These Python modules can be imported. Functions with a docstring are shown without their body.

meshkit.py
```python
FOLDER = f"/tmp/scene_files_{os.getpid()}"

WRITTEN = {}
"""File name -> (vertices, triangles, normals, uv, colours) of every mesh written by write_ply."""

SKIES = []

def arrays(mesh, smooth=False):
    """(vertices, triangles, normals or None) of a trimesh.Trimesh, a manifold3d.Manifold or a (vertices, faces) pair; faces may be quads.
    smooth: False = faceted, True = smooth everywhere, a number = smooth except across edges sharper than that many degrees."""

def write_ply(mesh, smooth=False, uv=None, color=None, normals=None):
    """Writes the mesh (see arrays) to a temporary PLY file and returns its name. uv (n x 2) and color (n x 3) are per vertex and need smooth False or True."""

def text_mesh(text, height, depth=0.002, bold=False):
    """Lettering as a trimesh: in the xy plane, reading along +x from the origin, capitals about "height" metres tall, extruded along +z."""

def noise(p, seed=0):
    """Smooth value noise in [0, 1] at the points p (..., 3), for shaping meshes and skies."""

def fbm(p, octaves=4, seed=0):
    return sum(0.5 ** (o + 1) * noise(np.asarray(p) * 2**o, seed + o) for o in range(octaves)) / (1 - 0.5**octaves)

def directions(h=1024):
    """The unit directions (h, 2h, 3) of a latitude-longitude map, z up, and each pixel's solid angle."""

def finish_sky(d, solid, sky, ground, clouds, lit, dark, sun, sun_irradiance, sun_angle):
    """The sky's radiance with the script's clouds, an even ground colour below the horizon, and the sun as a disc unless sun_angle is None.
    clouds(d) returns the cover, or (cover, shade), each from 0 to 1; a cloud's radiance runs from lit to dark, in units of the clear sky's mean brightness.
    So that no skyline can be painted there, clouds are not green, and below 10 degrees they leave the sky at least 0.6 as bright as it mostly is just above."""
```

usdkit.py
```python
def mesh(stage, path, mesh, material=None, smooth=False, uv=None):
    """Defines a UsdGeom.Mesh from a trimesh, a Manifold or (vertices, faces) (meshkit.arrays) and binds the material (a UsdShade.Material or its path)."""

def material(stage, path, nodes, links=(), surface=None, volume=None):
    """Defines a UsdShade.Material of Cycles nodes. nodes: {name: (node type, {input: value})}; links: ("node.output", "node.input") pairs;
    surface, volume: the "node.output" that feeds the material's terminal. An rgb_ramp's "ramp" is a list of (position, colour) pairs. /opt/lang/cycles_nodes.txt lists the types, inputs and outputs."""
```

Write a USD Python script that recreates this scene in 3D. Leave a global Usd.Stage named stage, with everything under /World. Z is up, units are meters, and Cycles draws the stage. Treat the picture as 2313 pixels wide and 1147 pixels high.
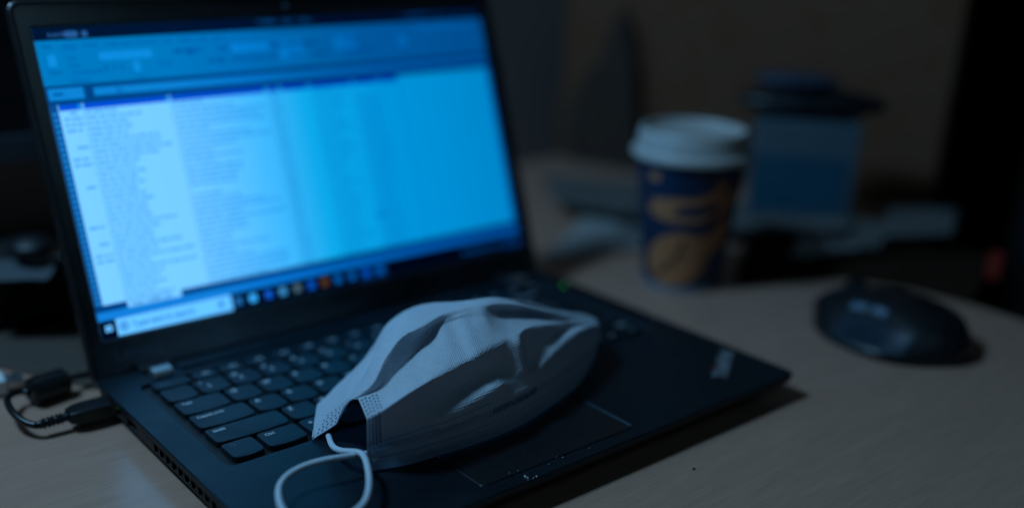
import math, random
import numpy as np
import trimesh, manifold3d, shapely
from shapely import affinity
from shapely.geometry import Polygon, LineString, Point
from scipy.interpolate import PchipInterpolator
from scipy.spatial.transform import Rotation
from pxr import Usd, UsdGeom, UsdLux, UsdShade, Gf, Sdf
import usdkit, meshkit

stage = Usd.Stage.CreateInMemory()
UsdGeom.SetStageUpAxis(stage, 'Z'); UsdGeom.SetStageMetersPerUnit(stage, 1.0)
UsdGeom.Xform.Define(stage, '/World')
rng = random.Random(7)

# ---------------------------------------------------------------- camera
CAM = np.array([-.16451, -.54550, .26717])
RV = np.array([1.86294, -.65162, .48476])
FPX, CX, CY = 2354.06, -9.54, 134.43          # focal length and principal point for a frame 2313 wide
WPX, HPX = 2313, 1147
CM = Rotation.from_rotvec(RV).as_matrix()     # rows: right, down, forward
cam = UsdGeom.Camera.Define(stage, '/World/camera')
m4 = np.eye(4); m4[0, :3] = CM[0]; m4[1, :3] = -CM[1]; m4[2, :3] = -CM[2]; m4[3, :3] = CAM
cam.AddTransformOp().Set(Gf.Matrix4d(*m4.ravel().tolist()))
cam.CreateHorizontalApertureAttr(36.0); cam.CreateFocalLengthAttr(36.0 * FPX / WPX)
cam.CreateHorizontalApertureOffsetAttr(-CX / WPX * 36); cam.CreateVerticalApertureOffsetAttr(CY / WPX * 36)
cam.CreateFStopAttr(1.65); cam.CreateFocusDistanceAttr(.511)
cam.CreateClippingRangeAttr(Gf.Vec2f(.02, 50)); cam.CreateExposureAttr(0.0)

# ---------------------------------------------------------------- lamps (a desk lamp over the left of the laptop, a dim added fill light)
def look_at(pos, target):
    p, t = np.array(pos, float), np.array(target, float)
    z = p - t; z /= np.linalg.norm(z); x = np.cross([0, 1, 0.001], z); x /= np.linalg.norm(x); y = np.cross(z, x)
    m = np.eye(4); m[0, :3], m[1, :3], m[2, :3], m[3, :3] = x, y, z, p
    return Gf.Matrix4d(*m.ravel().tolist())
key = UsdLux.SphereLight.Define(stage, '/World/desk_lamp_light')
key.AddTranslateOp().Set(Gf.Vec3d(-.36, .12, .92))
key.CreateRadiusAttr(.085); key.CreateIntensityAttr(82.0); key.CreateColorAttr(Gf.Vec3f(.275, .62, 1.0))
sheen_fill = UsdLux.RectLight.Define(stage, '/World/sheen_fill_light')  # unseen panel added for the bezel sheen and to fill the mask front
sheen_fill.AddTransformOp().Set(look_at((.15, -1.0, .86), (.02, .06, .18)))
sheen_fill.CreateWidthAttr(.4); sheen_fill.CreateHeightAttr(.4); sheen_fill.CreateIntensityAttr(.58); sheen_fill.CreateColorAttr(Gf.Vec3f(.36, .74, 1.0))

# ---------------------------------------------------------------- helpers
ZT = .016                                     # height of the laptop's deck
def ray(x, y): return CM.T @ np.array([(x - WPX / 2 - CX) / FPX, (y - HPX / 2 - CY) / FPX, 1.])
def onz(x, y, z=0.):
    d = ray(x, y); return CAM + d * (z - CAM[2]) / d[2]
def ony(x, y, Y):
    d = ray(x, y); return CAM + d * (Y - CAM[1]) / d[1]

used = {}
def path_for(name, parent):
    base = parent.GetPath().pathString if parent is not None else '/World'
    k = used.get((base, name), 0); used[(base, name)] = k + 1
    return f'{base}/{name}' + (f'_{k:03d}' if k else '')
def tag(p, label=None, cat=None, group=None, kind=None):
    for k, v in (('label', label), ('category', cat), ('group', group), ('kind', kind)):
        if v: p.SetCustomDataByKey(k, v)
    return p
LOC = {}
def thing(name, loc, label, cat, group=None):
    x = UsdGeom.Xform.Define(stage, path_for(name, None)); x.AddTranslateOp().Set(Gf.Vec3d(*map(float, loc)))
    LOC[x.GetPath()] = np.array(loc, float)
    return tag(x.GetPrim(), label, cat, group)
def origin(parent): return LOC.get(parent.GetPath(), np.zeros(3)) if parent is not None else np.zeros(3)
def obj(name, mesh, mat, parent=None, smooth=30, label=None, cat=None, group=None, kind=None, uv=None):
    v, f, n = meshkit.arrays(mesh, False)
    v = v - origin(parent)
    p = usdkit.mesh(stage, path_for(name, parent), trimesh.Trimesh(v, f, process=False), mat, smooth, uv)
    LOC[p.GetPath()] = origin(parent)
    return tag(p.GetPrim(), label, cat, group, kind)
cat_ = trimesh.util.concatenate
def rr(x0, y0, x1, y1, r, n=5):
    """Rounded rectangle outline, counter-clockwise."""
    out = []
    for cx, cy, a in ((x1 - r, y0 + r, -90), (x1 - r, y1 - r, 0), (x0 + r, y1 - r, 90), (x0 + r, y0 + r, 180)):
        for k in range(n + 1):
            t = math.radians(a + 90 * k / n); out.append((cx + r * math.cos(t), cy + r * math.sin(t)))
    return np.array(out)
def loft(rings, cap0=True, cap1=True, close=True):
    rings = [np.asarray(r, float) for r in rings]; n = len(rings[0]); V = np.vstack(rings); F = []
    for k in range(len(rings) - 1):
        for i in range(n if close else n - 1):
            j = (i + 1) % n; a, b, c, d = k * n + i, k * n + j, (k + 1) * n + j, (k + 1) * n + i
            F += [(a, b, c), (a, c, d)]
    if cap0:
        V = np.vstack([V, rings[0].mean(0)]); c = len(V) - 1; F += [(c, (i + 1) % n, i) for i in range(n)]
    if cap1:
        V = np.vstack([V, rings[-1].mean(0)]); c = len(V) - 1; o = (len(rings) - 1) * n; F += [(c, o + i, o + (i + 1) % n) for i in range(n)]
    return trimesh.Trimesh(V, F, process=False)
def lift(ring2, z): return np.c_[ring2, np.full(len(ring2), z)]
def rrbox(x0, y0, z0, x1, y1, z1, r=.002, ch=.0006, n=4):
    return loft([lift(rr(x0 + ch, y0 + ch, x1 - ch, y1 - ch, max(r - ch, 1e-4), n), z0), lift(rr(x0, y0, x1, y1, r, n), z0 + ch), lift(rr(x0, y0, x1, y1, r, n), z1 - ch), lift(rr(x0 + ch, y0 + ch, x1 - ch, y1 - ch, max(r - ch, 1e-4), n), z1)])
def plate(outer, holes, z0, z1, ch=.0004):
    """Flat plate; outer = (x0,y0,x1,y1,r), holes alike; chamfered upper edges."""
    ms = []
    x0, y0, x1, y1, r = outer
    ms.append(loft([lift(rr(x0, y0, x1, y1, r), z0), lift(rr(x0, y0, x1, y1, r), z1 - ch), lift(rr(x0 + ch, y0 + ch, x1 - ch, y1 - ch, max(r - ch, 1e-4)), z1)], False, False))
    top = Polygon(rr(x0 + ch, y0 + ch, x1 - ch, y1 - ch, max(r - ch, 1e-4)))
    for (a, b, c, d, q) in holes:
        h = [lift(rr(a, b, c, d, q), z0), lift(rr(a, b, c, d, q), z1 - ch), lift(rr(a - ch, b - ch, c + ch, d + ch, q + ch), z1)]
        m = loft(h, False, False); m.invert(); ms.append(m)
        top = top.difference(Polygon(rr(a - ch, b - ch, c + ch, d + ch, q + ch)))
    for g in getattr(top, 'geoms', [top]):
        v, f = trimesh.creation.triangulate_polygon(g, engine='earcut')
        t = trimesh.Trimesh(np.c_[v, np.full(len(v), z1)], f, process=False)
        if t.face_normals[:, 2].mean() < 0: t.invert()
        ms.append(t)
    return cat_(ms)
def tube(pts, rad, n=12, sub=8, cap=True):
    pts = np.array(pts, float)
    d = np.r_[0, np.cumsum(np.linalg.norm(np.diff(pts, axis=0), axis=1))]
    t = np.linspace(0, d[-1], (len(pts) - 1) * sub + 1)
    from scipy.interpolate import CubicSpline
    P = CubicSpline(d, pts)(t) if sub > 1 else pts
    T = np.gradient(P, axis=0); T /= np.linalg.norm(T, axis=1, keepdims=True)
    N = np.cross(T[0], [0, 0, 1.]); N = N if np.linalg.norm(N) > .1 else np.cross(T[0], [1., 0, 0]); N /= np.linalg.norm(N); rings = []
    rad = np.interp(np.linspace(0, 1, len(P)), np.linspace(0, 1, len(np.atleast_1d(rad))), np.atleast_1d(rad))
    for k in range(len(P)):
        N = N - T[k] * (N @ T[k]); N /= np.linalg.norm(N); Bn = np.cross(T[k], N)
        a = np.linspace(0, 2 * np.pi, n, endpoint=False)[:, None]
        rings.append(P[k] + rad[k] * (np.cos(a) * N + np.sin(a) * Bn))
    return loft(rings, cap, cap)
def lathe(prof, cx, cy, n=64, z0=0):
    a = np.linspace(0, 2 * np.pi, n, endpoint=False)
    return loft([np.c_[cx + r * np.cos(a), cy + r * np.sin(a), np.full(n, z0 + z)] for r, z in prof])
def place(mesh, m3, t):
    m = mesh.copy(); m.vertices = np.asarray(m.vertices) @ np.asarray(m3, float).T + np.asarray(t, float); return m
def rotz(a): return np.array([[math.cos(a), -math.sin(a), 0], [math.sin(a), math.cos(a), 0], [0, 0, 1.]])

# ---------------------------------------------------------------- materials
L = '/World/Looks/'
UsdGeom.Scope.Define(stage, '/World/Looks')
def plastic(name, col, rough=.45, bump=0., scale=900, var=.25, spec=.5, metal=0., tint=(1., 1., 1.)):
    nodes = {'g': ('geometry', {}), 'n': ('noise_texture', {'scale': scale, 'detail': 3.0}), 'n2': ('noise_texture', {'scale': 35.0, 'detail': 5.0}),
             'r': ('map_range', {'from_min': .3, 'from_max': .7, 'to_min': rough * .82, 'to_max': min(1., rough * 1.2)}),
             'c': ('mix_color', {'blend_type': 'mix', 'a': tuple(c * (1 - var) for c in col), 'b': tuple(min(1, c * (1 + var)) for c in col)}),
             'b': ('bump', {'strength': bump, 'distance': .0002}), 'p': ('principled_bsdf', {'specular_ior_level': spec, 'metallic': metal, 'specular_tint': tint})}
    links = [('g.position', 'n.vector'), ('g.position', 'n2.vector'), ('n2.fac', 'r.value'), ('r.result', 'p.roughness'), ('n2.fac', 'c.fac'), ('c.result', 'p.base_color')]
    if bump: links += [('n.fac', 'b.height'), ('b.normal', 'p.normal')]
    return usdkit.material(stage, L + name, nodes, links, 'p.BSDF')
M_deck = plastic('deck_black', (.005, .009, .013), .42, .35, 2500, spec=.44, tint=(.55, .88, 1.))
M_key = plastic('key_black', (.007, .0115, .016), .46, .25, 3000, spec=.44, tint=(.55, .88, 1.))
M_case = plastic('case_black', (.008, .009, .010), .5, .2, 2500)
M_side = plastic('case_side', (.013, .0125, .012), .55, .2, 2500)
M_dark = plastic('dark_hole', (.002, .002, .002), .8)
M_bezel = plastic('bezel_black', (.012, .014, .016), .28, .08, 2500, spec=1.0)
M_legend = plastic('legend_white', (.62, .64, .66), .5)
M_legend_dim = plastic('legend_dim', (.06, .09, .14), .5)
M_silver = plastic('hinge_silver', (.42, .40, .38), .35, metal=.85)
M_pad = plastic('touchpad_black', (.010, .011, .013), .34, .1, 3000)
M_logo = plastic('logo_silver', (.36, .37, .38), .4, metal=.3)
M_red = plastic('red_dot', (.5, .02, .015), .45)
M_rubber = plastic('cable_rubber', (.007, .008, .009), .38)
M_white = plastic('white_plastic', (.78, .79, .80), .4, var=.04)
M_metal = plastic('plug_metal', (.55, .55, .56), .3, metal=.9)
M_lid = plastic('cup_lid_plastic', (.52, .49, .46), .42, var=.03)
M_navy = plastic('cup_navy', (.003, .026, .070), .5, var=.1)
M_gold = plastic('cup_gold', (.50, .19, .080), .5, var=.1)
M_bean = plastic('cup_brown', (.14, .07, .022), .5, var=.1)
M_mouse = plastic('mouse_black', (.010, .011, .013), .36, .2, 2500)
M_mouse2 = plastic('painted_sheen_blue', (.12, .18, .24), .30)  # bluish screen highlight on the buttons painted in as colour
M_thumb = plastic('mouse_thumb', (.012, .026, .042), .40)  # blue glow of the screen put into the thumb rest colour
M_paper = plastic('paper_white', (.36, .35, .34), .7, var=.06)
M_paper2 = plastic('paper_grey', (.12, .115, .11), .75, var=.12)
M_boxblue = plastic('box_blue', (.014, .085, .14), .5, var=.08)
M_boxwhite = plastic('box_white', (.075, .12, .15), .6, var=.05)
M_black = plastic('black_fabric', (.004, .004, .004), .85, .6, 1500)
M_case2 = plastic('glasses_case', (.006, .008, .012), .4)
M_wall = plastic('wall_paint', (.125, .050, .022), .85, .2, 300, var=.06)
M_part = plastic('partition_grey', (.20, .165, .15), .7, .2, 300, var=.08)
M_coat = plastic('dark_cloth', (.045, .024, .016), .9, .5, 700)
M_mon = plastic('monitor_black', (.006, .007, .009), .45)

def wood():
    nodes = {'g': ('geometry', {}), 'mp': ('mapping', {'scale': (6., 60., 60.), 'rotation': (0, 0, .16)}), 'n': ('noise_texture', {'scale': 2.2, 'detail': 6.0, 'roughness': .62, 'distortion': .6}),
             'mp2': ('mapping', {'scale': (25., 700., 700.), 'rotation': (0, 0, .16)}), 'n2': ('noise_texture', {'scale': 1.6, 'detail': 3.0}),
             'r': ('rgb_ramp', {'ramp': [(.25, (.435, .243, .172)), (.5, (.48, .271, .192)), (.75, (.525, .299, .214))]}),
             'c2': ('mix_color', {'blend_type': 'multiply', 'fac': .18}), 'r2': ('rgb_ramp', {'ramp': [(.35, (.55, .50, .46)), (.55, (1, 1, 1))]}),
             'mr': ('map_range', {'from_min': .3, 'from_max': .7, 'to_min': .20, 'to_max': .27}),
             'b': ('bump', {'strength': .12, 'distance': .0003}), 'p': ('principled_bsdf', {'specular_ior_level': .5})}
    links = [('g.position', 'mp.vector'), ('mp.vector', 'n.vector'), ('g.position', 'mp2.vector'), ('mp2.vector', 'n2.vector'), ('n.fac', 'r.fac'), ('n2.fac', 'r2.fac'), ('r.color', 'c2.a'), ('r2.color', 'c2.b'),
             ('c2.result', 'p.base_color'), ('n2.fac', 'mr.value'), ('mr.result', 'p.roughness'), ('n2.fac', 'b.height'), ('b.normal', 'p.normal')]
    return usdkit.material(stage, L + 'desk_wood', nodes, links, 'p.BSDF')
M_wood = wood()

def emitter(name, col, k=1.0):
    """Screen light: viewing-angle falloff painted into the emission, dimmer from left to right, times the content's colour."""
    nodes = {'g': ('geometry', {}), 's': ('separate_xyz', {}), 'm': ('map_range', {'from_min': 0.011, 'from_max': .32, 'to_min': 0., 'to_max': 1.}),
             'r': ('rgb_ramp', {'ramp': [(0., (.20, .64, 1.18)), (.22, (.18, .62, 1.16)), (.38, (.06, .50, 1.05)), (.5, (.004, .40, .84)), (.7, (.0, .295, .71)), (1., (.0, .235, .585))]}),  # ramp paints the dimming seen at a slant into the emitted colour
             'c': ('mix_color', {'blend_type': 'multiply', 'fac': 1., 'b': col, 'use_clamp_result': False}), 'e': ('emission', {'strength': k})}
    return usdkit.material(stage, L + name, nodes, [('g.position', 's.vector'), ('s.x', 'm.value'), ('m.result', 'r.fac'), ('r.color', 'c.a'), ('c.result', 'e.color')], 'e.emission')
def glow(name, col, k): return usdkit.material(stage, L + name, {'e': ('emission', {'color': col, 'strength': k})}, [], 'e.emission')
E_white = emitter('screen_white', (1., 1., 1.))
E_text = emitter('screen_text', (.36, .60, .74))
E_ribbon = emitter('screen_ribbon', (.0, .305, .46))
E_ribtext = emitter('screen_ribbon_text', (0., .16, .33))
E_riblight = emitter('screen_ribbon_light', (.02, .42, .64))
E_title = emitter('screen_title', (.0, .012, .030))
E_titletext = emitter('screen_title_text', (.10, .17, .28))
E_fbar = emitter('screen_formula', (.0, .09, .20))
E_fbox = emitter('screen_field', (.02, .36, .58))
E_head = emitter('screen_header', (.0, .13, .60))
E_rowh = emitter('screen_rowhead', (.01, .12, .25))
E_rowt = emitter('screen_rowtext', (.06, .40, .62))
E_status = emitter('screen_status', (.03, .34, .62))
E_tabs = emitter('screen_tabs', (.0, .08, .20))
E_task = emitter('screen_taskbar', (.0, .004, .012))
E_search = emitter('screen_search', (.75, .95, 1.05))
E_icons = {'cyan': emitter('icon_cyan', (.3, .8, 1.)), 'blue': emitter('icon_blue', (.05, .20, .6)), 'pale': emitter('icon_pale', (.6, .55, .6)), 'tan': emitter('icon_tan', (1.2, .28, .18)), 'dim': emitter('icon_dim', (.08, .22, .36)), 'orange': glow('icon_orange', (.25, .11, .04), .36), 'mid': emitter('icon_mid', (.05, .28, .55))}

def fabric():
    nodes = {'a': ('attribute', {'attribute': 'st'}), 'v': ('voronoi_texture', {'dimensions': '2D', 'scale': 760., 'randomness': .25}), 'g': ('geometry', {}), 'n': ('noise_texture', {'scale': 260., 'detail': 4.}), 'n2': ('noise_texture', {'scale': 45., 'detail': 3.}),
             'cr': ('rgb_ramp', {'ramp': [(.3, (.74, .80, .86)), (.7, (.82, .87, .92))]}),
             'b0': ('bump', {'strength': .35, 'distance': .0006}), 'b': ('bump', {'strength': .7, 'distance': .0006}), 'd': ('principled_bsdf', {'roughness': .8, 'specular_ior_level': .2, 'sheen_weight': .15}),
             't': ('translucent_bsdf', {'color': (.50, .66, .82)}), 'm': ('mix_closure', {'fac': .34})}
    links = [('a.vector', 'v.vector'), ('g.position', 'n.vector'), ('g.position', 'n2.vector'), ('n2.fac', 'b0.height'), ('b0.normal', 'b.normal'), ('v.distance', 'b.height'), ('n.fac', 'cr.fac'), ('cr.color', 'd.base_color'), ('b.normal', 'd.normal'), ('b.normal', 't.normal'), ('d.BSDF', 'm.closure1'), ('t.BSDF', 'm.closure2')]
    return usdkit.material(stage, L + 'mask_fabric', nodes, links, 'm.closure')
M_mask = fabric()
M_weld = plastic('mask_weld', (.07, .13, .20), .6)
M_print = plastic('mask_print', (.09, .32, .66), .6)
M_cord = plastic('ear_cord', (.60, .66, .72), .85, .9, 1400, var=.06)

# ---------------------------------------------------------------- the setting: desk and walls
WA, WB = np.array([.655, .335]), np.array([.7840, -.0565])   # the side wall's foot, from the corner outwards
deskpoly = Polygon([(-1.2, -.75), (.578, -.75), (.578, -.105), tuple(WB - [.004, 0]), tuple(WA - [.004, .004]), (-1.2, .331)])
WD = (WB - WA) / np.linalg.norm(WB - WA); WN = np.array([WD[1], -WD[0]]); WN = WN if WN[0] < 0 else -WN
def onwall(x, y, off=0.):
    """Where the view through a pixel of the photograph meets the side wall: (distance from the corner, height)."""
    d = ray(x, y); o = np.r_[WA + WN * off, 0] - CAM; t = (o[:2] @ WN) / (d[:2] @ WN); p = CAM + d * t; return (p[:2] - WA) @ WD, p[2]
def slab(poly, z0, z1, ch=.003):
    top, bot = poly.buffer(-ch, join_style=2), poly
    m = trimesh.creation.extrude_polygon(poly, z1 - ch - z0, engine='earcut'); m.apply_translation((0, 0, z0))
    o, i = np.array(poly.exterior.coords)[:-1], np.array(top.exterior.coords)[:-1]
    i = np.array([i[np.argmin(((i - p) ** 2).sum(1))] for p in o])
    v, f = trimesh.creation.triangulate_polygon(Polygon(i), engine='earcut')
    t = trimesh.Trimesh(np.c_[v, np.full(len(v), z1)], f, process=False)
    if t.face_normals[:, 2].mean() < 0: t.invert()
    return cat_([m, loft([lift(o, z1 - ch), lift(i, z1)], False, False), t])
obj('desk_top', slab(deskpoly, -.028, 0.), M_wood, kind='structure', smooth=False)
def wall(a, b, thick, z0, z1, side):
    n = side * thick; q = [a, b, b + n, a + n]; p = Polygon(q); m = trimesh.creation.extrude_polygon(p, z1 - z0, engine='earcut'); m.apply_translation((0, 0, z0)); return m
obj('back_wall', wall(np.array([-1.6, .335]), WA, .05, -.74, 1.5, np.array([0, 1.])), M_part, kind='structure', smooth=False)
obj('side_wall', wall(WA + WN * -.0005, WB, .05, -.74, 1.5, -WN), M_wall, kind='structure', smooth=False)
obj('floor', trimesh.creation.box(extents=(5.6, 4.2, .04), transform=trimesh.transformations.translation_matrix((.4, -.9, -.76))), M_black, kind='structure', smooth=False)

# ---------------------------------------------------------------- laptop
LW, LD = .331, .2268
lap = thing('laptop', (LW / 2, -LD / 2, 0), 'open black laptop with a glowing blue spreadsheet on its screen', 'laptop')
U, KX, KY, VP = .01905, .0206, -.1284, .0188
# lower case with vents and ports cut into its left side
ring = lambda ins, r: rr(ins, -LD + ins, LW - ins, -ins * .3, r)
P = [lift(rr(.005, -LD + .016, LW - .016, -.004, .006), .0030), lift(rr(.0012, -LD + .012, LW - .012, -.002, .004), .0052), lift(ring(.0008, .004), .0110), lift(ring(.0008, .004), .0134)]
case = manifold3d.Manifold.hull_points(np.vstack(P))
def mbox(x0, y0, z0, x1, y1, z1): return manifold3d.Manifold.cube((x1 - x0, y1 - y0, z1 - z0)).translate((x0, y0, z0))
vents = [(-.0785 - k * .0074 - .0058, -.0785 - k * .0074) for k in range(11)]
for a, b in vents: case = case - mbox(-.01, a, .0062, .006, b, .0112)
for a, b in ((-.0555, -.0425), (-.036, -.0262)): case = case - mbox(-.01, a, .0056, .006, b, .0112)
obj('lower_case', case, M_side, lap, smooth=25)
obj('vent_interior', trimesh.creation.box(bounds=[(.0040, -.170, .0054), (.0054, -.012, .0124)]), M_dark, lap, smooth=False)
for fx in (.03, LW - .03):
    for fy in (-.02, -LD + .025): obj('rubber_foot', lathe([(.007, 0), (.0078, .0006), (.0078, .0034)], fx, fy, 20), M_dark, lap)
WELL = (KX - .0036, KY - .0022, KX + 15 * U + .0036, -.0205, .0035)
PAD = (.1021, -.2173, .2021, -.1560, .0025); PADG = (PAD[0] - .0006, PAD[1] - .0006, PAD[2] + .0006, PAD[3] + .0006, .0030)
BTN = (.1021, -.1530, .2021, -.1375, .002)
obj('palm_rest', plate((0, -LD, LW, 0, .0045), [WELL, PADG, BTN], .0134, ZT, .0006), M_deck, lap, smooth=False, label='matt black deck around the keyboard, lit blue at its left')
obj('keyboard_tray', trimesh.creation.box(bounds=[(WELL[0] - .001, WELL[1] - .001, .0118), (WELL[2] + .001, WELL[3] + .001, .0139)]), M_case, lap, smooth=False)
obj('touchpad', rrbox(PAD[0], PAD[1], .0130, PAD[2], PAD[3], ZT - .0003, .0025, .0005), M_pad, lap, smooth=40)
for a, b in ((0, .036), (.0365, .0635), (.064, .1)):
    obj('pointing_button', rrbox(BTN[0] + a + .0004, BTN[1] + .0004, .0130, BTN[0] + b - .0004, BTN[3] - .0004, ZT + .0004, .0015, .0005), M_key, lap)
obj('pointing_stick', lathe([(.003, 0), (.0034, .001), (.0034, .0022), (.0026, .003)], KX + 6.62 * U, KY + 2.02 * VP, 16, .0145), M_red, lap)

def key_outline(x0, y0, x1, y1, ins=0., rt=.0018, rb=.0034, sag=.0009):
    x0, y0, x1, y1 = x0 + ins, y0 + ins, x1 - ins, y1 - ins; o = []
    sag = sag if y1 - y0 > .012 else sag * .3; rb = min(rb, (y1 - y0) * .33)
    for k in range(5):
        t = math.radians(-90 + 22.5 * k); o.append((x1 - rb + rb * math.cos(t), y0 + rb + rb * math.sin(t)))
    for k in range(3):
        t = math.radians(45 * k); o.append((x1 - rt + rt * math.cos(t), y1 - rt + rt * math.sin(t)))
    for k in range(3):
        t = math.radians(90 + 45 * k); o.append((x0 + rt + rt * math.cos(t), y1 - rt + rt * math.sin(t)))
    for k in range(5):
        t = math.radians(180 + 22.5 * k); o.append((x0 + rb + rb * math.cos(t), y0 + rb + rb * math.sin(t)))
    for k in range(1, 6):
        s = k / 6; o.append((x0 + rb + (x1 - x0 - 2 * rb) * s, y0 - sag * 4 * s * (1 - s)))
    return np.array(o)
KZ = ZT + .0012
texts = {}
def text(s, h):
    if (s, h) not in texts: texts[s, h] = meshkit.text_mesh(s, h, .00006, True)
    return texts[s, h]
def make_key(u0, u1, y0, y1, legends):
    g = .0011; x0, x1 = KX + u0 * U + g, KX + u1 * U - g; y0, y1 = y0 + g * .9, y1 - g * .9
    rings = [lift(key_outline(x0, y0, x1, y1, .0), .0143), lift(key_outline(x0, y0, x1, y1, 0), KZ - .0007), lift(key_outline(x0, y0, x1, y1, .00022), KZ - .0002), lift(key_outline(x0, y0, x1, y1, .0006), KZ)]
    k = obj('key', loft(rings, False, True), M_key, lap, smooth=35)
    for s, h, dx, dy, dim in legends:
        t = text(s, h)
        obj('legend', place(t, np.eye(3), (x0 + dx, y1 - dy - h, KZ + .00004)), M_legend_dim if dim else M_legend, k, smooth=False)
def letters(a): return [(a, .0033, .0026, .0024, 0)]
def duo(a, b): return [(a, .0027, .0028, .0018, 0), (b, .0030, .0048, .0075, 0)]
def word(a, dim=0): return [(a, .0023, .0032, .0030, dim)]
y = [KY + VP * i for i in range(7)]
for i, (a, b) in enumerate(zip('~!@#$%^&*()_+', '`1234567890-=')): make_key(i, i + 1, y[4], y[5], duo(a, b) if i else [('~', .0022, .003, .003, 1), ('`', .0022, .003, .008, 1)])
make_key(13, 15, y[4], y[5], word('Backspace'))
make_key(0, 1.5, y[3], y[4], word('Tab'))
for i, a in enumerate('QWERTYUIOP'): make_key(1.5 + i, 2.5 + i, y[3], y[4], letters(a))
for i, (a, b) in enumerate(('{[', '}]')): make_key(11.5 + i, 12.5 + i, y[3], y[4], duo(a, b))
make_key(13.5, 15, y[3], y[4], duo('|', '\\'))
make_key(0, 1.75, y[2], y[3], word('CapsLock'))
for i, a in enumerate('ASDFGHJKL'): make_key(1.75 + i, 2.75 + i, y[2], y[3], letters(a))
for i, (a, b) in enumerate((':;', '"\'')): make_key(10.75 + i, 11.75 + i, y[2], y[3], duo(a, b))
make_key(12.75, 15, y[2], y[3], word('Enter'))
make_key(0, 2.25, y[1], y[2], word('Shift'))
for i, a in enumerate('ZXCVBNM'): make_key(2.25 + i, 3.25 + i, y[1], y[2], letters(a))
for i, (a, b) in enumerate(('<,', '>.', '?/')): make_key(9.25 + i, 10.25 + i, y[1], y[2], duo(a, b))
make_key(12.25, 15, y[1], y[2], word('Shift'))
make_key(0, 1, y[0], y[1], word('Fn', 1)); make_key(1, 2.25, y[0], y[1], word('Ctrl')); make_key(2.25, 3.25, y[0], y[1], [('+', .0036, .0030, .0030, 0)]); make_key(3.25, 4.25, y[0], y[1], word('Alt'))
make_key(4.25, 9.25, y[0], y[1], []); make_key(9.25, 10.25, y[0], y[1], word('Alt')); make_key(10.25, 11.25, y[0], y[1], word('PrtSc')); make_key(11.25, 12.25, y[0], y[1], word('Ctrl'))
aw = 2.75 / 3
for i, (a, b) in enumerate((('PgUp', '<'), ('^', 'v'), ('PgDn', '>'))):
    u0 = 12.25 + i * aw
    make_key(u0, u0 + aw, y[0] - .0005, y[0] + VP / 2, [(b, .0030, .0065, .0022, 0)]); make_key(u0, u0 + aw, y[0] + VP / 2, y[1], [(a, .0022, .0042, .0024, 0)])
fw = (15 - 1.2) / 16; yf = (y[5], y[5] + .0118)
make_key(0, 1.2, *yf, [('ESC', .0019, .0026, .0022, 1), ('FnLock', .0016, .0026, .0052, 1)])
for i, a in enumerate(['F1', 'F2', 'F3', 'F4', 'F5', 'F6', 'F7', 'F8', 'F9', 'F10', 'F11', 'F12', 'Home', 'End', 'Insert', 'Delete']):
    make_key(1.2 + i * fw, 1.2 + (i + 1) * fw, *yf, [(a, .0026, .0058, .0030, 0)] if i < 12 else [(a, .0018, .0026, .0022, 0)])

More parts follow.
